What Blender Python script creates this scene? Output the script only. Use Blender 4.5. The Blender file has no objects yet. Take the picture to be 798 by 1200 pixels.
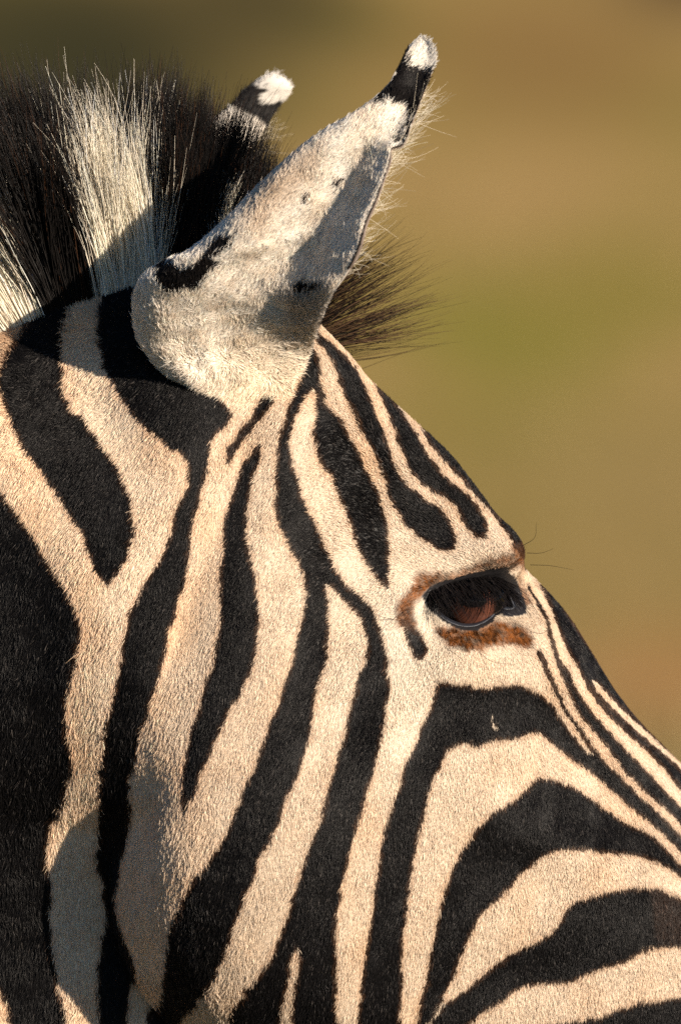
import bpy, math
import numpy as np

# ------------------------------------------------------------------ camera, sky, sun, exposure
SC = 1.0 / 2100.0          # metres per photo pixel in the plane of focus
CAM_D = 6.0                # camera to plane of focus
ZC = 1.40                  # height of the picture centre above the ground
UC, VC = 399.0, 600.0
scene = bpy.context.scene
cam_data = bpy.data.cameras.new("camera")
cam = bpy.data.objects.new("camera", cam_data)
scene.collection.objects.link(cam)
cam.location = (0.0, -CAM_D, ZC)
cam.rotation_euler = (math.radians(90), 0, 0)
cam_data.sensor_fit = 'VERTICAL'
cam_data.sensor_height = 36.0
cam_data.lens = 36.0 * CAM_D / (1200 * SC)
cam_data.clip_start = 0.1
cam_data.clip_end = 4000
cam_data.dof.use_dof = True
cam_data.dof.focus_distance = CAM_D + 0.005
cam_data.dof.aperture_fstop = 7.1
scene.camera = cam

SUN_DIR = np.array((163.0, -138.0, 60.0)); SUN_DIR /= np.linalg.norm(SUN_DIR)   # towards the sun
sun_elev = math.asin(SUN_DIR[2])
sun_azim = math.atan2(SUN_DIR[0], SUN_DIR[1])
world = bpy.data.worlds.new("World")
scene.world = world
world.use_nodes = True
wn = world.node_tree.nodes
wl = world.node_tree.links
bg = wn["Background"]
skyt = wn.new("ShaderNodeTexSky")
skyt.sky_type = 'NISHITA'
skyt.sun_disc = False
skyt.ozone_density = 6.0
skyt.dust_density = 0.4
skyt.sun_elevation = sun_elev
skyt.sun_rotation = sun_azim
wl.new(skyt.outputs[0], bg.inputs[0])
bg.inputs[1].default_value = 0.05
sun_data = bpy.data.lights.new("sun", 'SUN')
sun_data.energy = 5.0
sun_data.angle = math.radians(0.5)
sun_data.color = (1.0, 0.86, 0.70)
sun = bpy.data.objects.new("sun", sun_data)
scene.collection.objects.link(sun)
from mathutils import Vector
sun.rotation_euler = Vector(SUN_DIR).to_track_quat('Z', 'Y').to_euler()
sun.location = (5, -5, 5)
vs = scene.view_settings
vs.view_transform = 'Standard'
vs.look = 'None'
vs.exposure = 0.90
vs.gamma = 1.0
scene.cycles.use_denoising = False
scene.cycles.max_bounces = 8
scene.cycles.sample_clamp_indirect = 4.0
scene.cycles_curves.shape = 'RIBBONS'
# ------------------------------------------------------------------ frames and projection
rng = np.random.default_rng(7)
YAW = math.radians(22.0)
SA, CA = math.sin(YAW), math.cos(YAW)
OX, OY = 0.0, 0.066

def to_world(p, q, w):
    """animal frame (forward, up, to its right) -> world"""
    return np.stack([OX + p * CA + w * SA, OY + p * SA - w * CA, ZC + q], -1)

def to_animal(P):
    x, y, z = P[..., 0] - OX, P[..., 1] - OY, P[..., 2] - ZC
    return x * CA + y * SA, z, x * SA - y * CA

def project(P):
    k = 1.0 + P[..., 1] / CAM_D
    return UC + P[..., 0] / (SC * k), VC - (P[..., 2] - ZC) / (SC * k)

def unproject(u, v, d):
    """point on the plane at depth d (metres behind the plane of focus)"""
    u = np.asarray(u, float); v = np.asarray(v, float)
    k = 1.0 + d / CAM_D
    return np.stack([(u - UC) * SC * k, np.zeros_like(u) + d, ZC - (v - VC) * SC * k], -1)

def at_w(u, v, w=0.0):
    """(forward, up) of the point w metres to the right of the animal's midplane that lies in direction u, v"""
    u = np.asarray(u, float); v = np.asarray(v, float)
    k = (u - UC) * SC
    p = (k * (1 + (OY - w * CA) / CAM_D) - OX - w * SA) / (CA - k * SA / CAM_D)
    y = OY + p * SA - w * CA
    return p, -(v - VC) * SC * (1 + y / CAM_D)

NECK_P0, NECK_SOFT, NECK_SLOPE = -.085, .035, .55
def bend(p):
    """how far the neck and body swing to the animal's left behind the poll (the head is turned)"""
    x = (NECK_P0 - p) / NECK_SOFT
    return -NECK_SLOPE * NECK_SOFT * np.logaddexp(0, x)

def catmull(pts, n):
    pts = np.asarray(pts, float)
    P = np.vstack([2 * pts[0] - pts[1], pts, 2 * pts[-1] - pts[-2]])
    m = len(pts) - 1
    t = np.linspace(0, m, n)
    i = np.minimum(t.astype(int), m - 1)
    f = (t - i)[:, None]
    a, b, c, d = P[i], P[i + 1], P[i + 2], P[i + 3]
    return 0.5 * ((2 * b) + (c - a) * f + (2 * a - 5 * b + 4 * c - d) * f ** 2 + (3 * b - a - 3 * c + d) * f ** 3)

# ------------------------------------------------------------------ body as one implicit surface
#            dorsal u,v   ventral u,v  half width (m)  roundness
HEAD = [
    (285, 395, 150, 800, .052, .2),
    (312, 420, 144, 950, .066, .1),
    (380, 441, 136, 1030, .074, .0),
    (470, 492, 146, 1115, .083, 0),
    (533, 563, 200, 1200, .092, 0),
    (573, 640, 310, 1260, .094, .0),
    (635, 700, 420, 1285, .084, .15),
    (715, 815, 610, 1310, .068, .45),
    (809, 915, 750, 1330, .057, .7),
    (900, 1040, 880, 1360, .050, 1),
    (985, 1190, 960, 1390, .050, 1),
]
NECK = [
    (330, 400, 330, 980, .040, .5),
    (270, 335, 255, 1180, .050, .6),
    (180, 305, 140, 1330, .058, .6),
    (60, 345, 10, 1440, .068, .6),
    (-120, 440, -150, 1560, .082, .5),
    (-500, 640, -420, 1850, .115, .5),
    (-1000, 800, -760, 2300, .16, .6),
]
TORSO = [
    (-650, 1300, -640, 1900, .13, 1),
    (-1000, 810, -860, 2280, .20, 1),
    (-1600, 860, -1500, 2330, .27, 1),
    (-2200, 900, -2200, 2360, .30, 1),
    (-2800, 830, -2800, 2270, .27, 1),
    (-3250, 900, -3200, 1950, .20, 1),
]
PROF_A = [(1, 0), (.975, .35), (.90, .70), (.74, .94), (.52, 1.0), (.2, .985), (-.2, .925), (-.5, .83), (-.75, .68), (-.93, .39), (-1, 0)]
PROF_B = [(1, 0), (.94, .34), (.76, .66), (.45, .9), (.1, 1.0), (-.35, .97), (-.7, .78), (-.92, .42), (-1, 0)]

def polar_profile(pr):
    c = catmull(pr, 200)
    ph = np.arctan2(np.maximum(c[:, 1], 0), c[:, 0])
    r = np.hypot(c[:, 0], c[:, 1])
    o = np.argsort(ph)
    return ph[o], r[o]
PA, PB = polar_profile(PROF_A), polar_profile(PROF_B)

def loft(rungs, Pg, Qg, wg, cap=.05, n=72):
    R = catmull(rungs, n)
    dp, dq = at_w(R[:, 0], R[:, 1]); vp, vq = at_w(R[:, 2], R[:, 3])
    M = np.stack([(dp + vp) / 2, (dq + vq) / 2], -1)
    H = np.stack([(dp - vp) / 2, (dq - vq) / 2], -1)
    best = np.full(Pg.shape, 9.0)          # |c| of the best candidate
    tt = np.zeros(Pg.shape); cc = np.full(Pg.shape, 9.0); over = np.zeros(Pg.shape)
    def cr(a0, a1, b0, b1): return a0 * b1 - a1 * b0
    for i in range(n - 1):
        m0, dm = M[i], M[i + 1] - M[i]; h0, dh = H[i], H[i + 1] - H[i]
        a0, a1 = Pg - m0[0], Qg - m0[1]
        A = cr(dm[0], dm[1], dh[0], dh[1]) * -1
        B = cr(a0, a1, dh[0], dh[1]) - cr(dm[0], dm[1], h0[0], h0[1])
        C = cr(a0, a1, h0[0], h0[1])
        disc = np.sqrt(np.maximum(B * B - 4 * A * C, 0))
        den = B + np.where(B >= 0, 1, -1) * disc
        s = -2 * C / np.where(np.abs(den) < 1e-12, 1e-12, den)
        ok = (s >= 0) & (s <= 1)
        hs0, hs1 = h0[0] + s * dh[0], h0[1] + s * dh[1]
        c = ((a0 - s * dm[0]) * hs0 + (a1 - s * dm[1]) * hs1) / (hs0 ** 2 + hs1 ** 2)
        ok &= np.abs(c) < best
        best = np.where(ok, np.abs(c), best); cc = np.where(ok, c, cc); tt = np.where(ok, i + s, tt)
    for e, sg in ((0, -1), (n - 1, 1)):      # rounded ends
        ax = (M[1] - M[0]) if e == 0 else (M[-1] - M[-2])
        h = H[e]; nrm = np.array([-h[1], h[0]]); nrm /= np.linalg.norm(nrm)
        if nrm @ ax < 0: nrm = -nrm
        a0, a1 = Pg - M[e][0], Qg - M[e][1]
        al = sg * (a0 * nrm[0] + a1 * nrm[1])
        c = (a0 * h[0] + a1 * h[1]) / (h @ h)
        ok = (al > 0) & (best > 1.6) & (al < 4 * cap)
        cc = np.where(ok, c, cc); tt = np.where(ok, e, tt); over = np.where(ok, al / cap, over)
    W = np.interp(tt, np.arange(n), R[:, 4]); K = np.interp(tt, np.arange(n), R[:, 5])
    L = np.interp(tt, np.arange(n), np.linalg.norm(H, axis=1))
    om = np.abs(wg if np.ndim(wg) == 3 else wg[None, None, :]) / W[:, :, None]
    c3 = np.broadcast_to(cc[:, :, None], om.shape)
    ph = np.arctan2(om, c3)
    r = np.interp(ph, *PA) * (1 - K[:, :, None]) + np.interp(ph, *PB) * K[:, :, None]
    rho = np.sqrt((np.hypot(c3, om) / r) ** 2 + over[:, :, None] ** 2)
    return ((rho - 1) * np.minimum(W, L)[:, :, None]).astype(np.float32)

def smin(a, b, k):
    h = np.clip(.5 + .5 * (b - a) / k, 0, 1)
    return b + (a - b) * h - k * h * (1 - h)

# bumps of the skull and muscles:   u, v, sigma_along, sigma_across, angle(deg of long axis in the picture), metres
BUMPS = [
    (545, 655, 60, 18, -18, .0060),    # brow ridge over the eye
    (590, 650, 22, 16, 0, .005),
    (560, 708, 52, 26, 5, -.0075),     # orbit
    (545, 778, 70, 22, 8, .0050),      # cheek bone under the eye
    (470, 705, 26, 30, 0, .0040),      # outer corner of the orbit
    (455, 590, 60, 34, 55, -.0060),    # temple hollow
    (700, 900, 120, 26, 45, -.004),    # groove beside the nose
    (640, 985, 110, 26, 25, .004),     # facial crest
    (310, 960, 140, 90, 75, .0120),    # masseter
    (150, 1070, 80, 30, 80, -.0050),    # back edge of the jaw
    (430, 1060, 120, 60, 60, -.0030),
    (640, 1140, 90, 30, -10, -.004),
    (740, 1110, 60, 30, 0, .003),
    (250, 610, 120, 40, 70, .005),
]

NECK_BUMPS = [
    (15, 1160, 140, 175, 90, -.072),   # hollow of the throat behind the jaw
    (135, 880, 90, 45, 90, .014),
    (70, 640, 120, 45, 60, .005),      # neck muscles
    (160, 560, 110, 30, 55, -.004),
]

def mono_axis(segs):
    """segs: list of (to, step) from start"""
    x = [segs[0]]
    for to, st in segs[1:]:
        n = max(1, int(round((to - x[-1]) / st)))
        x.extend(np.linspace(x[-1], to, n + 1)[1:])
    return np.array(x)

FINE = 0.0024
def build_field(fine=FINE):
    pa = mono_axis([-1.95, (-.7, .03), (-.35, .012), (-.255, .005), (.005, fine), (.085, fine * .55), (.245, fine), (.34, .006), (.52, .012)])
    qa = mono_axis([-1.44, (-.62, .03), (-.36, .012), (-.305, .005), (-.085, fine), (-.02, fine * .55), (.15, fine), (.20, .005), (.30, .02)])
    wa = mono_axis([-1.35, (-.2, .03), (-.15, .006), (-.115, fine * 1.5), (-.03, fine * 1.5), (.115, fine), (.15, .005), (.30, .02)])
    Pg, Qg = np.meshgrid(pa, qa, indexing='ij')
    wg = wa
    wb = wa[None, None, :] - bend(pa)[:, None, None]
    Fh = loft(HEAD, Pg, Qg, wg, .055)
    # bumps act sideways on the head and neck
    def relief(bumps, w0):
        b = np.zeros(Pg.shape)
        for (u, v, s1, s2, ang, amp) in bumps:
            p0, q0 = at_w(u, v, w0)
            a = math.radians(ang)
            dx, dy = (Pg - p0) / SC * CA, -(Qg - q0) / SC
            e1 = dx * math.cos(a) + dy * math.sin(a); e2 = -dx * math.sin(a) + dy * math.cos(a)
            b += 1.25 * amp * np.exp(-.5 * ((e1 / s1) ** 2 + (e2 / s2) ** 2))
        return b[:, :, None].astype(np.float32)
    Fh = Fh - relief(BUMPS, .08) * np.clip((np.abs(wg) - .02) / .03, 0, 1)[None, None, :]
    Fn = loft(NECK, Pg, Qg, wb, .04)
    Fn = Fn - relief(NECK_BUMPS, .0) * np.clip((np.abs(wb) - .005) / .03, 0, 1)
    Ft = loft(TORSO, Pg, Qg, wb, .14)
    v_img = VC - Qg / SC
    k = np.interp(v_img, [450, 800, 930, 1010, 1060], [.040, .055, .045, .014, .006])[:, :, None]
    F = smin(Fh, Fn, k)
    F = smin(F, Ft, .08)
    # legs
    P3, Q3, W3 = Pg[:, :, None], Qg[:, :, None], np.abs(wb)
    def limb(pts, F):
        for (a, ra), (c, rc) in zip(pts[:-1], pts[1:]):
            a = np.array(a); d = np.array(c) - a
            t = np.clip(((P3 - a[0]) * d[0] + (Q3 - a[1]) * d[1] + (W3 - a[2]) * d[2]) / (d @ d), 0, 1)
            dist = np.sqrt((P3 - a[0] - t * d[0]) ** 2 + (Q3 - a[1] - t * d[1]) ** 2 + (W3 - a[2] - t * d[2]) ** 2)
            F = smin(F, (dist - (ra + t * (rc - ra))).astype(np.float32), .03)
        return F
    G = -ZC
    F = limb([((-.70, -.55, .13), .12), ((-.66, -.78, .12), .085), ((-.65, G + .40, .11), .045), ((-.65, G + .12, .11), .032), ((-.62, G + .05, .11), .045)], F)
    F = limb([((-1.68, -.45, .14), .18), ((-1.62, -.72, .14), .12), ((-1.72, G + .48, .12), .055), ((-1.69, G + .12, .11), .036), ((-1.66, G + .05, .11), .045)], F)
    return pa, qa, wa, F

def sample_field(pa, qa, wa, F, p, q, w):
    def loc(ax, x):
        i = np.clip(np.searchsorted(ax, x) - 1, 0, len(ax) - 2)
        return i, np.clip((x - ax[i]) / (ax[i + 1] - ax[i]), 0, 1)
    i, a = loc(pa, p); j, b = loc(qa, q); k, c = loc(wa, w)
    r = 0
    for di, fa in ((0, 1 - a), (1, a)):
        for dj, fb in ((0, 1 - b), (1, b)):
            for dk, fc in ((0, 1 - c), (1, c)):
                r = r + F[i + di, j + dj, k + dk] * fa * fb * fc
    return r

def ray_depth(field, u, v, y0=-.12, y1=.12, n=400):
    """depth behind the plane of focus at which the ray through u, v first meets the surface"""
    ys = np.linspace(y0, y1, n)
    u = np.atleast_1d(np.asarray(u, float)); v = np.atleast_1d(np.asarray(v, float))
    k = 1 + ys / CAM_D
    X = (u[:, None] - UC) * SC * k; Z = ZC - (v[:, None] - VC) * SC * k
    P = np.stack([X, np.broadcast_to(ys, X.shape), Z], -1)
    p, q, w = to_animal(P)
    f = sample_field(*field, p, q, w)
    hit = f < 0
    idx = np.where(hit.any(1), hit.argmax(1), n - 1)
    return ys[idx]

def surface_nets(pa, qa, wa, F):
    S = F < 0
    nx, ny, nz = F.shape
    cnt = np.zeros((nx - 1, ny - 1, nz - 1), np.uint8)
    for a in (0, 1):
        for b in (0, 1):
            for c in (0, 1):
                cnt += S[a:nx - 1 + a, b:ny - 1 + b, c:nz - 1 + c]
    act = np.argwhere((cnt > 0) & (cnt < 8))
    ids = np.full(cnt.shape, -1, np.int32)
    ids[tuple(act.T)] = np.arange(len(act))
    acc = np.zeros((len(act), 3)); num = np.zeros(len(act))
    corners = [(a, b, c) for a in (0, 1) for b in (0, 1) for c in (0, 1)]
    ax = (pa, qa, wa)
    i, j, k = act.T
    def val(o): return F[i + o[0], j + o[1], k + o[2]]
    for o in corners:
        for d in range(3):
            if o[d] == 0:
                o2 = list(o); o2[d] = 1
                f0, f1 = val(o), val(o2)
                cr = (f0 < 0) != (f1 < 0)
                t = np.where(cr, f0 / np.where(cr, f0 - f1, 1), 0)
                idx = [i + o[0], j + o[1], k + o[2]]
                for e in range(3):
                    x0 = ax[e][idx[e]]
                    x = x0 + t * (ax[e][np.minimum(idx[e] + 1, len(ax[e]) - 1)] - x0) if e == d else x0
                    acc[:, e] += np.where(cr, x, 0)
                num += cr
    V = acc / num[:, None]
    quads = []
    # edges along each axis
    for d in range(3):
        sl0 = [slice(None)] * 3; sl1 = [slice(None)] * 3
        sl0[d] = slice(0, -1); sl1[d] = slice(1, None)
        ch = S[tuple(sl0)] != S[tuple(sl1)]
        o1, o2 = [x for x in range(3) if x != d]
        e = np.argwhere(ch)
        ok = (e[:, o1] > 0) & (e[:, o2] > 0) & (e[:, o1] < F.shape[o1] - 1) & (e[:, o2] < F.shape[o2] - 1)
        e = e[ok]
        s = S[tuple(e.T)]
        def cell(a, b):
            c = e.copy(); c[:, o1] -= a; c[:, o2] -= b
            return ids[tuple(c.T)]
        q = np.stack([cell(1, 1), cell(0, 1), cell(0, 0), cell(1, 0)], -1)
        flip = s if d != 1 else ~s
        q[~flip] = q[~flip][:, ::-1]
        quads.append(q)
    return V, np.vstack(quads)

def full_mesh(field):
    V, Q = surface_nets(*field)
    Q = Q[(Q >= 0).all(1)]
    # smooth a little
    e = np.vstack([Q[:, [0, 1]], Q[:, [1, 2]], Q[:, [2, 3]], Q[:, [3, 0]]])
    for it in range(3):
        s = np.zeros_like(V); n = np.zeros(len(V))
        for a, b in ((0, 1), (1, 0)):
            for c in range(3):
                s[:, c] += np.bincount(e[:, a], V[e[:, b], c], len(V))
            n += np.bincount(e[:, a], minlength=len(V))
        V2 = V + .5 * (s / np.maximum(n, 1)[:, None] - V)
        V = V2
    return V, Q
# ------------------------------------------------------------------ the coat's markings
BLACK = {
 'neck_tongue': [(47,320),(41,365),(25,398),(8,420),(1,448),(10,475),(25,515),(50,550),(83,598),(100,622),(108,650),(118,673),(130,681),(140,671),(153,648),(158,625),(159,608),(157,598),(153,576),(140,543),(123,520),(108,500),(98,485),(83,475),(76,450),(74,405),(78,378),(90,340),(100,310),(100,260),(20,240),(38,280)],
 'neck_broad': [(-90,480),(0,566),(20,598),(25,602),(40,622),(55,650),(73,678),(89,708),(95,735),(93,760),(85,795),(79,820),(79,850),(83,875),(85,898),(80,912),(75,937),(66,952),(59,975),(56,1008),(60,1040),(60,1080),(63,1118),(70,1150),(78,1188),(79,1200),(90,1330),(30,1330),(20,1260),(15,1198),(10,1170),(0,1150),(-100,1080)],
 'ear_crescent': [(175,300),(140,322),(125,338),(118,363),(119,395),(125,428),(140,455),(160,485),(180,505),(200,523),(215,530),(224,541),(222,566),(210,591),(200,630),(185,660),(165,690),(153,720),(145,760),(138,800),(125,845),(123,871),(118,896),(117,950),(114,988),(115,1013),(122,1033),(123,1055),(122,1088),(119,1125),(119,1150),(122,1198),(130,1330),(170,1330),(159,1198),(159,1150),(157,1125),(148,1100),(139,1073),(137,1050),(140,1025),(148,988),(153,950),(153,912),(157,898),(163,866),(173,841),(183,805),(190,775),(200,740),(208,710),(218,675),(223,643),(225,625),(229,600),(238,573),(245,546),(248,518),(253,508),(268,495),(275,485),(268,475),(258,460),(245,449),(228,443),(213,443),(200,437),(230,400),(300,330),(380,300),(390,200),(180,200)],
 'under_ear': [(344,418),(340,428),(330,440),(318,455),(305,470),(296,488),(283,500),(275,513),(266,525),(264,538),(269,540),(278,525),(290,508),(303,493),(318,475),(326,463),(330,448),(339,433),(345,423)],
 'cheek_first': [(308,514),(295,528),(285,546),(275,571),(269,598),(265,605),(263,630),(261,663),(260,700),(261,720),(255,755),(248,778),(240,803),(233,831),(225,853),(220,878),(216,898),(214,913),(215,933),(218,949),(223,935),(233,915),(241,895),(250,871),(263,848),(270,833),(280,811),(293,788),(300,765),(304,743),(304,715),(302,683),(296,658),(291,630),(290,600),(293,588),(298,563),(303,541),(307,523)],
 'cheek_fork': [(369,411),(375,425),(379,450),(383,475),(400,490),(415,520),(433,555),(446,586),(456,621),(458,651),(456,691),(448,681),(435,666),(420,641),(405,596),(390,560),(375,535),(368,505),(371,490),(373,465),(369,456),(360,465),(348,490),(340,520),(345,545),(355,581),(370,611),(385,646),(403,678),(413,688),(425,698),(438,713),(448,743),(454,770),(456,800),(453,833),(445,871),(438,900),(430,930),(420,960),(413,985),(406,1013),(401,1043),(398,1060),(394,1085),(394,1113),(395,1150),(394,1176),(398,1198),(400,1330),(240,1330),(266,1198),(275,1178),(290,1155),(308,1135),(318,1120),(330,1093),(340,1063),(348,1035),(355,1010),(363,990),(373,968),(383,933),(390,905),(400,875),(405,855),(413,820),(423,788),(431,763),(433,748),(425,725),(413,708),(400,697),(389,684),(384,683),(384,695),(387,718),(387,745),(383,770),(375,800),(368,833),(363,863),(354,897),(345,915),(333,943),(325,960),(318,978),(308,995),(300,1020),(288,1048),(278,1075),(268,1103),(258,1125),(248,1150),(232,1170),(212,1192),(190,1220),(180,1180),(189,1160),(190,1148),(193,1120),(198,1090),(215,1050),(230,1023),(248,1003),(263,980),(273,958),(283,933),(293,905),(299,898),(308,871),(318,845),(328,820),(337,793),(344,770),(350,743),(357,720),(360,693),(358,675),(350,658),(340,638),(330,618),(325,600),(324,563),(325,538),(329,513),(335,493),(340,473),(350,455),(358,440),(360,420),(365,410)],
 'forehead_a': [(371,401),(385,415),(395,435),(403,460),(415,485),(430,515),(446,545),(456,581),(466,601),(481,621),(501,636),(521,647),(535,646),(536,631),(531,616),(516,598),(501,586),(481,571),(468,555),(456,525),(446,495),(433,465),(420,435),(400,413),(380,395),(373,390)],
 'forehead_b': [(424,430),(438,448),(448,470),(458,493),(468,521),(480,548),(493,568),(508,578),(525,587),(541,606),(548,621),(561,633),(573,631),(572,616),(561,596),(545,579),(535,572),(520,558),(508,543),(498,528),(490,511),(480,498),(468,480),(458,465),(448,452),(440,432),(430,420)],
 'forehead_mid': [(462,464),(475,483),(490,498),(498,511),(505,523),(515,536),(525,548),(540,563),(553,578),(563,591),(573,600),(586,616),(598,631),(604,645),(611,658),(616,672),(619,665),(617,648),(613,634),(640,620),(560,480),(470,440)],
 'nose_outer': [(624,660),(626,668),(631,685),(641,705),(648,723),(658,748),(668,768),(678,785),(688,806),(698,821),(711,836),(726,851),(741,866),(758,881),(773,896),(798,927),(830,962),(870,1005),(870,940),(798,893),(760,845),(736,821),(723,803),(708,783),(693,760),(681,743),(666,720),(653,698),(641,675),(628,660)],
 'nose_thin': [(618,683),(618,690),(629,711),(637,726),(641,744),(645,762),(653,782),(666,812),(679,838),(692,853),(709,873),(728,900),(741,913),(758,928),(773,943),(798,966),(860,1025),(870,1010),(798,945),(783,930),(768,915),(751,896),(733,878),(718,861),(701,843),(686,823),(673,803),(666,785),(656,770),(647,745),(642,724),(633,710),(622,688)],
 'arch_outer': [(512,795),(525,797),(540,800),(560,804),(575,804),(588,800),(600,799),(616,802),(631,811),(646,821),(656,836),(666,853),(678,868),(688,880),(693,882),(686,871),(676,856),(661,833),(648,808),(636,783),(626,762),(631,758),(639,773),(648,795),(658,818),(671,841),(681,853),(693,871),(706,888),(717,900),(733,915),(748,930),(768,948),(783,963),(798,979),(860,1040),(860,1055),(798,999),(778,978),(758,960),(736,943),(718,928),(703,913),(688,900),(673,891),(656,878),(643,866),(631,856),(616,858),(598,866),(585,864),(563,871),(543,869),(528,873),(520,883),(516,898),(510,905),(503,928),(496,955),(490,978),(484,1008),(481,1035),(478,1060),(474,1088),(471,1113),(471,1163),(469,1198),(468,1330),(412,1330),(420,1198),(425,1150),(429,1113),(435,1080),(439,1050),(441,1025),(446,995),(451,970),(459,945),(468,920),(473,899),(485,873),(493,853),(500,840),(509,820)],
 'arch_mid': [(488,1198),(493,1176),(500,1150),(505,1115),(510,1093),(515,1063),(519,1043),(528,1023),(537,1000),(548,983),(560,968),(573,953),(585,945),(599,939),(613,925),(623,915),(631,909),(651,912),(671,920),(693,935),(711,948),(728,960),(748,970),(763,978),(776,990),(788,1003),(798,1013),(860,1065),(860,1085),(798,1028),(788,1020),(773,1010),(758,1004),(738,999),(718,998),(693,995),(668,993),(646,995),(633,1002),(618,1015),(606,1025),(599,1037),(588,1048),(575,1058),(563,1070),(553,1090),(545,1108),(538,1126),(530,1146),(520,1166),(510,1183),(500,1198),(480,1330),(470,1330)],
 'arch_low': [(798,1052),(783,1045),(771,1040),(743,1038),(726,1040),(708,1043),(696,1048),(673,1053),(664,1063),(658,1075),(646,1090),(631,1100),(613,1108),(599,1115),(585,1126),(573,1133),(560,1146),(548,1156),(533,1166),(520,1173),(510,1186),(501,1201),(488,1250),(500,1260),(530,1215),(553,1195),(560,1188),(573,1180),(585,1173),(599,1162),(613,1153),(631,1150),(648,1150),(668,1148),(686,1140),(703,1133),(723,1128),(738,1123),(753,1113),(771,1108),(786,1107),(798,1108),(870,1120),(870,1080)],
 'arch_jaw': [(870,1165),(798,1167),(783,1168),(768,1172),(751,1172),(736,1177),(718,1183),(698,1190),(673,1194),(648,1197),(633,1199),(600,1215),(560,1260),(540,1330),(870,1330)],
 'muzzle': [(872,900),(858,1100),(868,1400),(1100,1400),(1100,900)],
 'eye_spot': [(471,722),(477,749),(486,766),(494,772),(504,759),(496,745),(484,732)],
}
CREAM = [
 [(348,1107),(352,1118),(350,1138),(345,1166),(344,1188),(343,1205),(326,1205),(333,1171),(337,1151),(340,1126),(343,1113)],
 [(692,795),(698,808),(711,823),(728,838),(746,856),(763,871),(783,888),(798,902),(850,950),(850,940),(798,893),(778,878),(761,861),(743,846),(726,828),(711,813),(698,798)],
 [(576,835),(577,846),(582,852),(580,853),(576,848),(575,836)],
]
BROWN = [  # polygon, weight
 ([(506,734),(512,744),(526,757),(545,761),(565,761),(582,754),(606,756),(621,759),(624,749),(613,735),(596,729),(579,727),(565,735),(548,737),(528,734),(515,733)], 1.0),
 ([(468,732),(464,716),(470,701),(483,687),(500,674),(520,670),(516,684),(496,696),(487,706),(484,720),(492,742)], 1.0),
 ([(516,676),(548,666),(590,650),(606,643),(614,660),(602,668),(575,674),(548,680),(518,686)], .75),
 ([(600,640),(612,640),(618,668),(610,672)], .9),
 ([(606,670),(614,690),(622,705),(616,712),(606,690)], .9),
 ([(486,690),(490,670),(505,668),(505,684)], .8),
 ([(760,1040),(800,1050),(860,1080),(860,1110),(800,1105),(768,1100)], .22),
 ([(-60,345),(20,345),(45,350),(40,385),(0,430),(-60,440)], .42),
]
BARE = [(494,698),(505,687),(515,682),(542,674),(572,667),(594,664),(606,680),(612,698),(616,708),(617,719),(606,722),(597,723),(584,720),(577,729),(560,739),(540,739),(519,728),(503,715)]

CU0, CV0, CW, CHH = -320, -220, 1440, 1640
def fill(poly):
    P = np.asarray(poly, float) - (CU0, CV0)
    tog = np.zeros((CHH, CW + 1), np.uint8)
    for (x0, y0), (x1, y1) in zip(P, np.roll(P, -1, 0)):
        if y0 == y1: continue
        if y0 > y1: x0, y0, x1, y1 = x1, y1, x0, y0
        r = np.arange(max(0, math.ceil(y0)), min(CHH, math.ceil(y1)))
        if not len(r): continue
        x = np.clip(np.ceil(x0 + (r - y0) * (x1 - x0) / (y1 - y0)).astype(int), 0, CW)
        tog[r, x] ^= 1
    return (np.cumsum(tog, 1) % 2).astype(bool)[:, :CW]

def blur(a, r):
    a = a.astype(np.float32)
    for _ in range(3):
        for ax in (0, 1):
            n = a.shape[ax]
            c = np.cumsum(np.concatenate([np.zeros_like(np.take(a, [0], ax)), a], ax), ax)
            i0 = np.clip(np.arange(n) - r, 0, n); i1 = np.clip(np.arange(n) + r + 1, 0, n)
            d = (i1 - i0).astype(np.float32)
            a = (np.take(c, i1, ax) - np.take(c, i0, ax)) / (d[:, None] if ax == 0 else d[None, :])
    return a

black_map = np.zeros((CHH, CW), bool)
for k_, poly in BLACK.items():
    black_map |= fill(poly)
for poly in CREAM:
    black_map &= ~fill(poly)
edge_map = blur(black_map, 3)                     # half-way values mark the brown fringe of a stripe
brown_map = np.zeros((CHH, CW), np.float32)
for poly, wt in BROWN:
    brown_map = np.maximum(brown_map, fill(poly) * wt)
brown_map = blur(brown_map, 2)
bare_map = fill(BARE)

def pick(m, u, v):
    i = np.clip(np.round(v - CV0).astype(int), 0, CHH - 1); j = np.clip(np.round(u - CU0).astype(int), 0, CW - 1)
    return m[i, j]

_nd = rng.normal(size=(120, 3)); _nd /= np.linalg.norm(_nd, axis=1, keepdims=True); _np = rng.uniform(0, 6.28, 120); _nf = np.exp(rng.uniform(-.75, .75, 120))
def noise(P, scale, seed=0, n=14):
    """smooth noise about -1..1, wavelength about `scale` metres"""
    s = 0
    for i in range(n):
        k = (i + seed * 17) % 120
        s = s + np.sin((P @ _nd[k]) * (6.28 / scale * _nf[k]) + _np[k])
    return s / (n ** .5 * .75)

def coat_uv(P):
    """picture position that carries the marking of each point of the coat; the left flank mirrors the right"""
    p, q, w = to_animal(P)
    m = np.where(p < NECK_P0, bend(p), 0) * np.clip((NECK_P0 - p) / .1, 0, 1)
    w2 = np.where(w < m, 2 * m - w, w)
    return project(to_world(p, q, w2))

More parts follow.
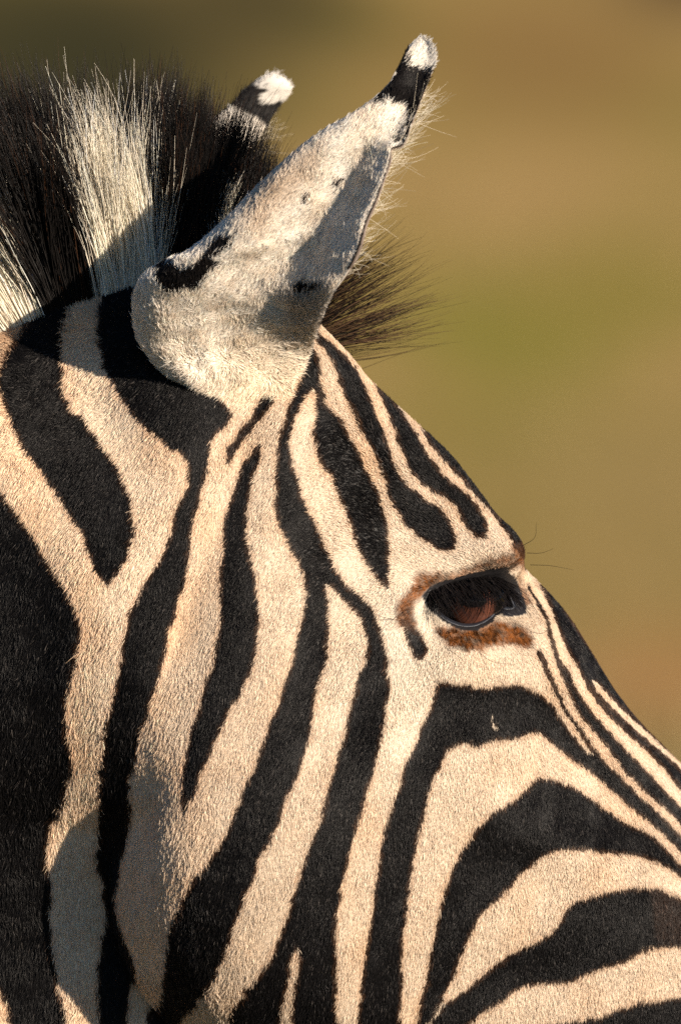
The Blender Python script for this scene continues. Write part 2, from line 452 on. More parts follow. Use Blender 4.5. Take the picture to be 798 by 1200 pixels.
def coat_colour(P, jitter=0.0):
    u, v = coat_uv(P)
    if jitter:
        u = u + rng.normal(0, jitter, len(u)); v = v + rng.normal(0, jitter, len(u))
    na = np.where(u > 600, .5, .9); u = u + na * noise(P, .006, 1); v = v + na * noise(P, .006, 2)
    blk = pick(black_map, u, v); edge = pick(edge_map, u, v); br = pick(brown_map, u, v)
    p, q, w = to_animal(P)
    far = (u < -110) | (v > 1330) | (u > 1090)
    st = np.sin(p * 42 + 3 * np.sin(q * 6) + q * 8) > .05
    blk = np.where(far, st, blk)
    cream = np.array([.68, .565, .44]); white = np.array([.80, .72, .60]); tan = np.array([.66, .455, .275])
    # paler on the cheek, warmer on forehead and neck
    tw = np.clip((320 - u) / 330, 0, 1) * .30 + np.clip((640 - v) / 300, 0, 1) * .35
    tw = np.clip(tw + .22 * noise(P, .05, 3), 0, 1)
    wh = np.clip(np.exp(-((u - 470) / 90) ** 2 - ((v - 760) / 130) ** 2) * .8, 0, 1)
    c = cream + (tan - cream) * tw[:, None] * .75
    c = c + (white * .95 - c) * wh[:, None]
    c = c * (1 + .30 * np.clip((330 - u) / 200, 0, 1))[:, None]  # neck side brightened in colour where less sun reaches it
    dark = np.array([.0080, .0073, .0076]) * (1 + .10 * noise(P, .02, 1))[:, None]
    c = np.where(blk[:, None], dark, c)
    fringe = np.clip(1 - np.abs(edge - .62) / .3, 0, 1) * blk
    c = c + (np.array([.085, .042, .021]) - c) * (fringe * .6)[:, None]
    fr2 = np.clip(1 - np.abs(edge - .35) / .3, 0, 1) * ~blk
    c = c * (1 - .22 * fr2[:, None] * np.array([.6, 1, 1.3]))
    bc = np.array([.155, .055, .014]) * (1 + .25 * noise(P, .009, 2) + .35 * noise(P, .003, 4))[:, None].clip(.25, 2.0)
    bc = np.where(blk[:, None], np.array([.07, .03, .014]), bc)
    br = np.clip(br * (1 + .08 * noise(P, .005, 5)), 0, 1)
    c = c + (bc - c) * br[:, None]
    return c, blk, u, v

FLOW = [  # u, v, du, dv, lift
 (390,420,-.5,-.85,.5),(450,520,-.6,-.8,.75),(520,580,-.6,-.75,.8),(470,600,-.7,-.5,.7),(400,560,-.8,.1,.6),(350,520,-.6,.7,.45),
 (300,560,-.35,.9,.35),(590,640,-.3,-.9,.6),(520,660,-.8,-.3,.5),(460,700,-.7,.7,.4),(560,770,-.1,1,.4),(480,800,-.3,1,.4),
 (640,740,.5,.9,.4),(700,840,.6,.8,.35),(780,900,.65,.75,.35),(600,880,0,1,.5),(680,960,.1,1,.5),(760,1040,.2,1,.5),(650,1060,-.1,1,.55),(700,1150,-.1,1,.55),
 (540,1000,-.15,1,.4),(440,950,-.2,1,.35),(330,900,-.25,1,.32),(250,800,-.2,1,.3),(300,1080,-.2,1,.3),(200,950,-.15,1,.32),(180,1080,-.15,1,.35),(400,1130,-.15,1,.35),
 (230,620,-.35,.95,.33),(150,520,-.5,.85,.36),(90,430,-.6,.75,.4),(60,600,-.45,.9,.36),(30,800,-.3,1,.34),(110,800,-.25,1,.34),(90,1000,-.1,1,.35),
 (130,345,-.4,-.6,.5),(160,310,-.2,-1,.6),(20,370,-.75,-.6,.5),(-60,430,-.6,-.7,.5),(40,320,-.4,-1,.6),(230,470,-.5,.8,.4),(270,450,-.2,1,.4),
]
FLOW = np.array(FLOW, float)
def flow(u, v):
    out = np.zeros((len(u), 3)); ws = np.zeros(len(u))
    for a, b, du, dv, li in FLOW:
        w = 1 / (((u - a) ** 2 + (v - b) ** 2) + 900.0) ** 1.6
        n = math.hypot(du, dv)
        out += w[:, None] * np.array([du / n, dv / n, li]); ws += w
    return out / ws[:, None]
# ------------------------------------------------------------------ helpers for objects and materials
COL = scene.collection
def nodes_of(name):
    m = bpy.data.materials.new(name); m.use_nodes = True
    return m, m.node_tree.nodes, m.node_tree.links, m.node_tree.nodes["Principled BSDF"]

def attr_material(name, rough=.6, spec=.3, gain=1.0, bump=None):
    m, N, L, B = nodes_of(name)
    a = N.new("ShaderNodeAttribute"); a.attribute_name = "coat"
    mul = N.new("ShaderNodeMix"); mul.data_type = 'RGBA'; mul.blend_type = 'MULTIPLY'
    mul.inputs[0].default_value = 1; mul.inputs[7].default_value = (gain, gain, gain, 1)
    L.new(a.outputs['Color'], mul.inputs[6]); L.new(mul.outputs[2], B.inputs['Base Color'])
    B.inputs['Roughness'].default_value = rough
    B.inputs['Specular IOR Level'].default_value = spec
    gl = N.new("ShaderNodeMapRange"); gl.inputs['To Min'].default_value = .42; gl.inputs['To Max'].default_value = rough
    L.new(a.outputs['Alpha'], gl.inputs['Value']); L.new(gl.outputs[0], B.inputs['Roughness'])
    if bump:
        t = N.new("ShaderNodeTexNoise"); t.inputs['Scale'].default_value = bump[0]; t.inputs['Detail'].default_value = 6
        bp = N.new("ShaderNodeBump"); bp.inputs['Strength'].default_value = bump[1]; bp.inputs['Distance'].default_value = .002
        L.new(t.outputs[0], bp.inputs['Height']); L.new(bp.outputs[0], B.inputs['Normal'])
    return m

def hair_material(name, rough=.45, spec=.25, trans=.25):
    m, N, L, B = nodes_of(name)
    a = N.new("ShaderNodeAttribute"); a.attribute_name = "coat"
    L.new(a.outputs['Color'], B.inputs['Base Color'])
    B.inputs['Roughness'].default_value = rough
    B.inputs['Specular IOR Level'].default_value = spec
    t = N.new("ShaderNodeBsdfTranslucent"); L.new(a.outputs['Color'], t.inputs[0])
    mx = N.new("ShaderNodeMixShader"); mx.inputs[0].default_value = trans
    L.new(B.outputs[0], mx.inputs[1]); L.new(t.outputs[0], mx.inputs[2]); L.new(mx.outputs[0], N["Material Output"].inputs['Surface'])
    return m

def mesh_object(name, V, F, mat, parent=None, smooth=True, colours=None):
    me = bpy.data.meshes.new(name)
    F = np.asarray(F)
    V = np.asarray(V, np.float32)
    if F.ndim == 2:
        k = F.shape[1]
        me.vertices.add(len(V)); me.vertices.foreach_set('co', V.ravel())
        me.loops.add(F.size); me.loops.foreach_set('vertex_index', F.ravel().astype(np.int32))
        me.polygons.add(len(F)); me.polygons.foreach_set('loop_start', np.arange(0, F.size, k, dtype=np.int32))
        me.update(calc_edges=True); me.validate()
    if smooth: me.polygons.foreach_set('use_smooth', np.ones(len(me.polygons), bool))
    if colours is not None:
        at = me.attributes.new('coat', 'FLOAT_COLOR', 'POINT')
        at.data.foreach_set('color', (colours if colours.shape[1] == 4 else np.concatenate([colours, np.ones((len(colours), 1))], 1)).astype(np.float32).ravel())
    me.materials.append(mat)
    o = bpy.data.objects.new(name, me); COL.objects.link(o)
    if parent is not None:
        o.parent = parent
    return o

def hair_object(name, pts, radii, colours, mat, parent):
    """pts (N,K,3) world positions, radii (N,K), colours (N,3)"""
    n, k = pts.shape[:2]
    cu = bpy.data.hair_curves.new(name)
    cu.add_curves([k] * n)
    cu.attributes['position'].data.foreach_set('vector', (pts - ORIGIN).astype(np.float32).ravel())
    r = cu.attributes.get('radius') or cu.attributes.new('radius', 'FLOAT', 'POINT')
    r.data.foreach_set('value', radii.astype(np.float32).ravel())
    c = cu.attributes.new('coat', 'FLOAT_COLOR', 'CURVE')
    c.data.foreach_set('color', np.concatenate([np.clip(colours, 0.002, .95), np.ones((n, 1))], 1).astype(np.float32).ravel())
    cu.materials.append(mat)
    o = bpy.data.objects.new(name, cu); COL.objects.link(o)
    o.parent = parent
    return o

def tag(o, label=None, cat=None, group=None, kind=None):
    for k, v in (('label', label), ('category', cat), ('group', group), ('kind', kind)):
        if v: o[k] = v
    return o

def unit(a): return a / np.maximum(np.linalg.norm(a, axis=-1, keepdims=True), 1e-9)

def vertex_normals(V, Q):
    n = np.cross(V[Q[:, 2]] - V[Q[:, 0]], V[Q[:, 3]] - V[Q[:, 1]])
    N = np.zeros_like(V)
    for c in range(Q.shape[1]):
        for d in range(3):
            N[:, d] += np.bincount(Q[:, c], n[:, d], len(V))
    return unit(N)

def scatter(V, Q, N, wt, count):
    """random points on quads: positions, normals"""
    T = np.vstack([Q[:, [0, 1, 2]], Q[:, [0, 2, 3]]])
    A = .5 * np.linalg.norm(np.cross(V[T[:, 1]] - V[T[:, 0]], V[T[:, 2]] - V[T[:, 0]]), axis=1) * np.concatenate([wt, wt])
    c = np.cumsum(A)
    t = np.searchsorted(c, rng.uniform(0, c[-1], count))
    a, b = rng.uniform(size=(2, count)); s = a + b > 1; a[s] = 1 - a[s]; b[s] = 1 - b[s]
    f = np.stack([1 - a - b, a, b], -1)[:, :, None]
    return (V[T[t]] * f).sum(1), unit((N[T[t]] * f).sum(1))

def fur_strands(P, N, D, lift, length, K=4):
    """strands that leave the skin at an angle and lie down along D"""
    D = D - (D * N).sum(1, keepdims=True) * N
    D = unit(D)
    s = np.linspace(0, 1, K)[None, :, None]
    L = length[:, None, None]
    lift = lift[:, None, None]
    return P[:, None, :] + L * (D[:, None, :] * s * (1 - .25 * lift) + N[:, None, :] * (lift * (s - .38 * s ** 2)))

# ------------------------------------------------------------------ ground and grass
HILL0, HILL_G = 45.0, .30
def ground_z(x, y):
    d = np.maximum(y - HILL0, 0)
    h = HILL_G * (np.sqrt(d * d + 400) - 20) * np.clip(1 - (d / 900), .25, 1)
    return h + .35 * np.sin(x * .05 + 1) * np.clip((y - 12) / 40, 0, 1) + .25 * np.sin(y * .09 + x * .03) * np.clip((y - 12) / 40, 0, 1)

def hill_point(u, v):
    """where the line of sight through u, v meets the ground"""
    ys = np.linspace(10, 400, 4000)
    k = 1 + ys / CAM_D
    x = (u - UC) * SC * k; z = ZC - (v - VC) * SC * k
    i = np.argmax(z - ground_z(x, ys) < 0)
    return x[i], ys[i], z[i]

def build_ground():
    xs = np.concatenate([np.linspace(-900, -60, 25), np.linspace(-50, 50, 80), np.linspace(60, 900, 25)])
    ys = np.concatenate([np.linspace(-700, -20, 20), np.linspace(-18, 140, 150), np.linspace(150, 1200, 45)])
    X, Y = np.meshgrid(xs, ys, indexing='ij')
    Z = ground_z(X, Y)
    V = np.stack([X, Y, Z], -1).reshape(-1, 3)
    nx, ny = X.shape
    i, j = np.meshgrid(np.arange(nx - 1), np.arange(ny - 1), indexing='ij')
    a = (i * ny + j).ravel()
    Q = np.stack([a, a + ny, a + ny + 1, a + 1], -1)
    m, N, L, B = nodes_of("dry_grassland")
    tc = N.new("ShaderNodeTexCoord")
    n1 = N.new("ShaderNodeTexNoise"); n1.inputs['Scale'].default_value = .45; n1.inputs['Detail'].default_value = 5
    n2 = N.new("ShaderNodeTexNoise"); n2.inputs['Scale'].default_value = 9; n2.inputs['Detail'].default_value = 8
    L.new(tc.outputs['Object'], n1.inputs['Vector']); L.new(tc.outputs['Object'], n2.inputs['Vector'])
    ramp = N.new("ShaderNodeValToRGB")
    e = ramp.color_ramp.elements
    e[0].position, e[0].color = .34, (.206, .172, .039, 1)
    e[1].position, e[1].color = .62, (.344, .228, .081, 1)
    mid = ramp.color_ramp.elements.new(.48); mid.color = (.275, .198, .056, 1)
    L.new(n1.outputs[0], ramp.inputs[0])
    col = ramp.outputs[0]
    # greener, barer and dark patches, each at its own place on the slope
    PATCH = [((600, 400), 1.05, (.25, .215, .036)), ((430, 620), .8, (.265, .205, .05)), ((720, 330), .8, (.275, .215, .045)),
             ((780, 560), .9, (.34, .24, .08)), ((640, 60), 1.3, (.27, .168, .052)), ((790, 800), .8, (.46, .255, .085)),
             ((100, 60), 1.9, (.040, .036, .011)), ((-150, 100), 1.8, (.042, .038, .011)), ((300, -10), .9, (.085, .065, .02)), ((820, -40), .8, (.09, .055, .025))]
    for (u, v), rad, c in PATCH:
        x, y, z = hill_point(u, v)
        mp = N.new("ShaderNodeVectorMath"); mp.operation = 'DISTANCE'
        warp = N.new("ShaderNodeMix"); warp.data_type = 'VECTOR'; warp.inputs[0].default_value = .0
        L.new(tc.outputs['Object'], warp.inputs[4]); L.new(warp.outputs[1], mp.inputs[0])
        sc_ = N.new("ShaderNodeVectorMath"); sc_.operation = 'MULTIPLY'; sc_.inputs[1].default_value = (1, .3, 1)
        L.new(warp.outputs[1], sc_.inputs[0]); L.new(sc_.outputs[0], mp.inputs[0])
        mp.inputs[1].default_value = (x, y * .3, z)
        ad = N.new("ShaderNodeMath"); ad.operation = 'MULTIPLY_ADD'; ad.inputs[1].default_value = .8; ad.inputs[2].default_value = -.4
        L.new(n1.outputs[0], ad.inputs[0])
        su = N.new("ShaderNodeMath"); su.operation = 'ADD'; L.new(mp.outputs['Value'], su.inputs[0]); L.new(ad.outputs[0], su.inputs[1])
        mr = N.new("ShaderNodeMapRange"); mr.interpolation_type = 'SMOOTHSTEP'
        mr.inputs['From Min'].default_value = rad * 1.5; mr.inputs['From Max'].default_value = rad * .15
        L.new(su.outputs[0], mr.inputs['Value'])
        mx = N.new("ShaderNodeMix"); mx.data_type = 'RGBA'
        L.new(mr.outputs[0], mx.inputs[0]); L.new(col, mx.inputs[6]); mx.inputs[7].default_value = (*[x * .86 for x in c], 1)
        col = mx.outputs[2]
    # unseen flat where the animal stands, coloured dark to cut warm bounce light
    sy = N.new("ShaderNodeSeparateXYZ"); L.new(tc.outputs['Object'], sy.inputs[0])
    fl_ = N.new("ShaderNodeMapRange"); fl_.inputs['From Min'].default_value = 32; fl_.inputs['From Max'].default_value = 20
    L.new(sy.outputs[1], fl_.inputs['Value'])
    mxf = N.new("ShaderNodeMix"); mxf.data_type = 'RGBA'; mxf.inputs[7].default_value = (.055, .060, .030, 1)
    L.new(fl_.outputs[0], mxf.inputs[0]); L.new(col, mxf.inputs[6]); col = mxf.outputs[2]
    fine = N.new("ShaderNodeMix"); fine.data_type = 'RGBA'; fine.blend_type = 'MULTIPLY'; fine.inputs[0].default_value = .6
    fr = N.new("ShaderNodeMapRange"); fr.inputs['To Min'].default_value = .45; fr.inputs['To Max'].default_value = 1.45
    L.new(n2.outputs[0], fr.inputs['Value']); L.new(col, fine.inputs[6]); L.new(fr.outputs[0], fine.inputs[7])
    L.new(fine.outputs[2], B.inputs['Base Color'])
    B.inputs['Roughness'].default_value = .95; B.inputs['Specular IOR Level'].default_value = .1
    g = mesh_object('ground', V, Q, m)
    tag(g, kind='structure')
    # blades of dry grass, close around the animal and thinly over the slope
    n = 26000
    x = rng.normal(0, 7, n); y = rng.uniform(-3, 70, n)
    x = x * (1 + np.maximum(y, 0) / 25)
    z = ground_z(x, y)
    base = np.stack([x, y, z], -1)
    ang = rng.uniform(0, 6.28, n); h = rng.uniform(.10, .34, n)
    side = np.stack([np.cos(ang), np.sin(ang), np.zeros(n)], -1) * .005
    lean = np.stack([rng.normal(0, .25, n), rng.normal(0, .25, n), np.ones(n)], -1)
    V = np.stack([base - side, base + side, base + lean * (h * .6)[:, None] - side * .6, base + lean * (h * .6)[:, None] + side * .6,
                  base + lean * h[:, None] * np.array([1.5, 1.5, 1])], 1).reshape(-1, 3)
    b0 = np.arange(n) * 5
    T = np.vstack([np.stack([b0, b0 + 1, b0 + 3], -1), np.stack([b0, b0 + 3, b0 + 2], -1), np.stack([b0 + 2, b0 + 3, b0 + 4], -1)])
    m2, N2, L2, B2 = nodes_of("dry_grass_blade")
    oi = N2.new("ShaderNodeTexNoise"); oi.inputs['Scale'].default_value = 1.2
    rp = N2.new("ShaderNodeValToRGB"); rp.color_ramp.elements[0].color = (.13, .13, .04, 1); rp.color_ramp.elements[1].color = (.36, .26, .12, 1)
    rp.color_ramp.elements[0].position = .4; rp.color_ramp.elements[1].position = .6
    tc2 = N2.new("ShaderNodeTexCoord"); L2.new(tc2.outputs['Object'], oi.inputs['Vector'])
    L2.new(oi.outputs[0], rp.inputs[0]); L2.new(rp.outputs[0], B2.inputs['Base Color']); B2.inputs['Roughness'].default_value = .8
    gr = mesh_object('grass', V, T, m2, smooth=False)
    tag(gr, 'blurred dry yellow and green grass on the slope behind the zebra', 'grass', kind='stuff')
build_ground()

# ------------------------------------------------------------------ the zebra
field = build_field()
# eye: where it sits on the head before its opening is cut
EYE_UV = (551.0, 704.0)
EYE_R = .0215
eye_d = float(ray_depth(field, *EYE_UV)[0])
EYE_C = unproject(*EYE_UV, eye_d + EYE_R * .92)
EYE_C = EYE_C.reshape(3) + np.array([-.001, 0, 0])
APERTURE = np.array([(496,700),(504,694),(515,689),(530,684),(548,680),(564,678),(578,678),(588,683),(594,692),(598,703),(601,712),(594,714),(586,713),(580,718),(570,727),(557,733),(543,734),(529,730),(516,722),(505,711)], float)
lid_d = ray_depth(field, APERTURE[:, 0], APERTURE[:, 1])
pa, qa, wa, F = field
ip = np.where((pa > -.01) & (pa < .11))[0]; iq = np.where((qa > -.10) & (qa < -.005))[0]; iw = np.where(wa > .03)[0]
sub = np.ix_(ip, iq, iw)
gp, gq, gw = np.meshgrid(pa[ip], qa[iq], wa[iw], indexing='ij')
gP = to_world(gp, gq, gw)
gu, gv = project(gP)
def poly_sd(u, v, poly):
    d = np.full(u.shape, 1e9); ins = np.zeros(u.shape, bool)
    for (x0, y0), (x1, y1) in zip(poly, np.roll(poly, -1, 0)):
        ex, ey = x1 - x0, y1 - y0
        t = np.clip(((u - x0) * ex + (v - y0) * ey) / (ex * ex + ey * ey), 0, 1)
        d = np.minimum(d, (u - x0 - t * ex) ** 2 + (v - y0 - t * ey) ** 2)
        c = ((y0 > v) != (y1 > v)) & (u < x0 + (v - y0) * ex / (ey if ey else 1e-9))
        ins ^= c
    return np.where(ins, -1, 1) * np.sqrt(d)
lens = np.maximum(poly_sd(gu, gv, APERTURE) * SC, np.linalg.norm(gP - EYE_C, axis=-1) - .036)
block = F[sub]
for sgn in (1,):
    F[sub] = np.maximum(block, -lens)
# the same opening on the left side of the head (mirror in w)
iwl = np.where(wa < -.03)[0]
gp, gq, gw = np.meshgrid(pa[ip], qa[iq], wa[iwl], indexing='ij')
gPl = to_world(gp, gq, -gw); gul, gvl = project(gPl)
F[np.ix_(ip, iq, iwl)] = np.maximum(F[np.ix_(ip, iq, iwl)], -np.maximum(poly_sd(gul, gvl, APERTURE) * SC, np.linalg.norm(gPl - EYE_C, axis=-1) - .036))
AV, AQ = full_mesh((pa, qa, wa, F))
WV = to_world(*AV.T)
_n = vertex_normals(WV, AQ)
_c = WV[:, 1].argmin()
if _n[_c, 1] > 0:
    AQ = AQ[:, ::-1].copy(); _n = -_n
WN = _n
ORIGIN = to_world(np.float64(-.66), np.float64(-ZC), np.float64(bend(-.66)))
ORIGIN[2] = 0.0

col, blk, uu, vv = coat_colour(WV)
bare = pick(bare_map, *coat_uv(WV))
skin_col = col * .62
skin_col[bare] = (.014, .013, .014)
skin_col = np.concatenate([skin_col, np.where(bare, 0.0, 1.0)[:, None]], 1)
skin = attr_material("zebra_skin", .55, .25, 1.0, (420, .5))
root = mesh_object('zebra', WV - ORIGIN, AQ, skin, None, True, skin_col)
root.location = ORIGIN
tag(root, 'black and cream striped zebra with upright mane, brown eye, seen close at its head', 'zebra')

HAIR = hair_material("coat_hair", .36, .15, .22)
MANE = hair_material("mane_hair", .36, .2, .2)

def mirror_w(P):
    p, q, w = to_animal(P)
    return to_world(p, q, -w)

# ---- the short coat
quc, qvc = project(WV[AQ].mean(1))
qn = WN[AQ].mean(1)
p_, q_, w_ = to_animal(WV[AQ].mean(1))
inside = (quc > -70) & (quc < 870) & (qvc > 180) & (qvc < 1270)
near = qn[:, 1] < .25
wt = np.where(inside, np.where(near, 1.0, .22), 0.0)
keep = wt > 0
NFUR = 1050000
P, N = scatter(WV, AQ[keep], WN, wt[keep], NFUR)
cu, cv = coat_uv(P)
ok = ~pick(bare_map, cu, cv)
P, N = P[ok], N[ok]
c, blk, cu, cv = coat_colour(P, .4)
fl = flow(cu, cv)
D = np.stack([fl[:, 0], np.zeros(len(P)), -fl[:, 1]], -1)
lp = to_animal(P)[2]
Dm = D.copy()                                   # on the left side the flow is mirrored too
r_ax = np.array([SA, -CA, 0])
flip = lp < 0
D[flip] -= 2 * (D[flip] @ r_ax)[:, None] * r_ax
wig = np.stack([noise(P, .012, 0), noise(P, .013, 1), noise(P, .012, 2)], -1)
D = D + .16 * wig + rng.normal(0, .17, D.shape)
length = np.interp(cu, [0, 160, 330, 600, 800], [.0046, .0040, .0031, .0026, .0022])
length *= np.interp(cv, [400, 560, 640, 800, 1000, 1200], [.85, .8, .8, 1.0, 1.1, 1.2])
ed = np.hypot((cu - 552) / 1.3, cv - 708)
length *= np.interp(ed, [30, 60, 110], [.8, .85, 1.0])
nose = np.clip((cu - 600) / 60, 0, 1) * np.clip((1.0 - ((cv - 640) - (cu - 610) * 1.35) / 120), 0, 1)
length *= (1 - .35 * nose) * np.exp(rng.normal(0, .22, len(P)))
lift = np.clip(fl[:, 2] * np.exp(rng.normal(0, .25, len(P))) * (1 + .25 * noise(P, .03, 3)) * .80, .16, .9)
pts = fur_strands(P - N * .0001, N, D, lift, length)
shade = np.exp(rng.normal(0, .12, len(P)))
shade = shade * np.where(rng.uniform(size=len(P)) < .05, .6, 1)
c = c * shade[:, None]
glint = (rng.uniform(size=len(P)) < .04) & blk  # paler strands paint sun sparkle into the black fur
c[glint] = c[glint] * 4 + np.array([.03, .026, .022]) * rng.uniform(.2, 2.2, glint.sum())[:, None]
rad = np.array([.00014, .00014, .0001, .00003])[None, :] * np.exp(rng.normal(0, .2, len(P)))[:, None]
fur = hair_object('fur', pts, rad, c, HAIR, root)

# ---- ears
EAR_ROWS = [  # left u,v   right u,v   depth of the rim (m)   flatness
 (252,492,322,490,-.006,1.0),(222,464,338,462,-.016,1.0),(192,437,354,432,-.025,1.0),(164,400,366,402,-.034,1.0),(157,360,377,370,-.043,1.0),(164,330,391,343,-.051,1.0),
 (188,309,408,316,-.055,1.0),(222,293,420,290,-.058,1.0),(262,260,428,261,-.061,1.0),(300,221,438,239,-.063,1.0),(340,183,448,212,-.065,1.0),
 (372,158,456,188,-.066,1.0),(402,140,458,174,-.066,.95),(420,129,472,168,-.067,.9),(437,117,480,149,-.065,.9),(455,100,487,130,-.063,.95),(466,82,497,106,-.060,1.0),
 (473,67,505,85,-.057,1.05),(479,56,510,69,-.054,1.1),(486,49,505,55,-.051,1.1),(491,46,494,46,-.049,1.0)]
EAR_PROF = [(1.0,-.235),(.975,-.215),(.90,-.125),(.81,-.02),(.71,.075),(.60,.10),(.46,.05),(.30,-.005),(.17,.0),(.06,.07),(.0,.19),(.05,.34),(.2,.46),(.45,.52),(.7,.48),(.9,.38),(.99,.30)]
EAR_BLACK = [
 [(471,66),(480,85),(488,80),(495,84),(501,82),(508,86),(498,110),(488,132),(480,146),(476,163),(470,167),(474,150),(474,132),(462,120),(440,121),(430,120),(452,96)],
 [(474,150),(482,148),(476,166),(461,170),(452,166),(466,161)],
 [(183,309),(178,326),(188,342),(208,346),(230,338),(246,322),(252,300),(272,284),(268,276),(250,284),(238,302),(226,318),(206,318),(196,308)],
 [(338,340),(350,335),(376,338),(376,342),(356,345),(340,346)],
 [(300,335),(308,328),(304,340)],[(385,218),(398,210),(400,216),(388,224)],[(352,236),(362,230),(356,240)],
]
ear_black = np.zeros((CHH, CW), bool)
for poly in EAR_BLACK: ear_black |= fill(poly)
ear_white_tip = fill([(465,40),(478,60),(481,86),(488,79),(494,85),(500,80),(509,88),(530,60),(500,30)])
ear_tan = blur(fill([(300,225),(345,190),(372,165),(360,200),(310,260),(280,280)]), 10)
ear_hollow_shade = blur(fill([(330,345),(385,335),(380,370),(350,415),(330,400)]), 6)  # shade of the hollow by the ear's base, painted into its colour

def ear_colour(P, u, v, s, c, jit=0):
    u = u + rng.normal(0, 1 + jit, len(u)) + 2 * noise(P, .008, 1); v = v + rng.normal(0, 1 + jit, len(u)) + 2 * noise(P, .008, 2)
    base = np.array([.86, .765, .65]); tan = np.array([.55, .40, .26]); white = np.array([.92, .88, .82]); grey = np.array([.34, .30, .26])
    k = np.clip(.35 + .12 * noise(P, .02, 3), 0, 1)
    col = base + (white - base) * k[:, None]
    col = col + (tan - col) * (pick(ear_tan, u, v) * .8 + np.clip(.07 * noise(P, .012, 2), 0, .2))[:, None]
    col = col + (grey - col) * (pick(ear_hollow_shade, u, v) * .7)[:, None]
    lowc = np.clip((.20 - s) / .14, 0, 1) * np.clip((u - 200) / 80, 0, 1)
    col = col + (np.array([.78, .66, .50]) - col) * lowc[:, None]
    blkm = pick(ear_black, u, v) & (c < .62)
    rim = (c < .022) & (s > .3) & (s < .68)
    col = np.where((blkm | rim)[:, None], np.array([.014, .012, .012]), col)
    col = np.where(((s > .78) & (s < .93) & (c > .6))[:, None], np.array([.016, .014, .013]), col)
    col = np.where((pick(ear_white_tip, u, v))[:, None], np.array([.70, .66, .60]), col)
    return col

ear_rows = catmull(EAR_ROWS, 110)
ear_prof = catmull(EAR_PROF, 76)
def ear_grid():
    G = np.zeros((len(ear_rows), len(ear_prof), 3)); S = np.zeros(G.shape[:2]); Cc = np.zeros(G.shape[:2]); UV = np.zeros(G.shape[:2] + (2,))
    for i, (lu, lv, ru, rv, d, fl_) in enumerate(ear_rows):
        s = i / (len(ear_rows) - 1)
        wid = math.hypot(ru - lu, rv - lv) * SC
        x = ear_prof[:, 0]; y = ear_prof[:, 1]
        # rim flares less near the base and the tip
        fr = np.interp(s, [0, .14, .32, .62, .75, 1], [.0, .1, .95, 1.0, .6, .2])
        y = np.where((x > .44) & (np.arange(len(x)) < 40), y * fr + (1 - fr) * (.045 - .13 * (x - .44)), y)
        y = np.where(np.arange(len(x)) >= 40, y * np.interp(s, [0, .3, 1], [1, .9, .75]), y)
        y = y + np.where(np.arange(len(x)) < 40, np.clip(1 - s / .17, 0, 1) * .45 * np.clip(x - .4, 0, 1), 0)
        u = lu + (ru - lu) * x; v = lv + (rv - lv) * x
        dep = d + y * wid * fl_
        if s < .24:                                    # the base hugs the head
            near_ = np.arange(len(x)) < 42
            hd = ray_depth((pa, qa, wa, F), u, v)
            hug = np.minimum(hd, .02) - np.interp(s, [0, .06, .24], [-.004, .002, .020])
            t_ = np.clip(s / .24, 0, 1); t_ = t_ * t_ * (3 - 2 * t_)
            wx = np.clip((x - .03) / .27, 0, 1); wx = wx * wx * (3 - 2 * wx)
            dep = np.where(near_, dep + (hug - dep) * (1 - t_) * wx, dep)
        G[i] = unproject(u, v, 0.0) + 0
        k = 1 + dep / CAM_D
        G[i, :, 0] *= k; G[i, :, 2] = ZC + (G[i, :, 2] - ZC) * k; G[i, :, 1] = dep
        S[i] = s; Cc[i] = np.arange(len(x)) / (len(x) - 1); UV[i, :, 0] = u; UV[i, :, 1] = v
    G += np.stack([np.zeros(S.shape), 0.0006 * noise(G.reshape(-1, 3), .022, 2).reshape(S.shape), np.zeros(S.shape)], -1)
    return G, S, Cc, UV
EG, ES, EC, EUV = ear_grid()
ni, nj = EG.shape[:2]
ii, jj = np.meshgrid(np.arange(ni - 1), np.arange(nj - 1), indexing='ij')
a0 = (ii * nj + jj).ravel()
EQ = np.stack([a0, a0 + 1, a0 + nj + 1, a0 + nj], -1)
EVo = EG.reshape(-1, 3)
EN = vertex_normals(EVo, EQ)
if EN[(ni // 2) * nj + nj * 6 // 15, 1] > 0:
    EQ = EQ[:, ::-1].copy(); EN = -EN
thick = np.interp(ES.ravel(), [0, .8, 1], [.0035, .0022, .001])
EVi = EVo - EN * thick[:, None]
def ring_faces():
    b = []
    for i in range(ni - 1):
        for j in (0, nj - 1):
            a, c_ = i * nj + j, (i + 1) * nj + j
            f = [a, c_, c_ + ni * nj, a + ni * nj]
            b.append(f if j == 0 else f[::-1])
    return np.array(b)
EQall = np.vstack([EQ, EQ[:, ::-1] + ni * nj, ring_faces()])
EVall = np.vstack([EVo, EVi])
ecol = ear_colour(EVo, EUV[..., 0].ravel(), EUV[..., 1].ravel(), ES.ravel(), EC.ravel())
icol = np.tile(np.array([.30, .23, .19]), (len(EVi), 1))
rimv = (EC.ravel() < .03)
EAR_SKIN = attr_material("ear_skin", .6, .2, .75)

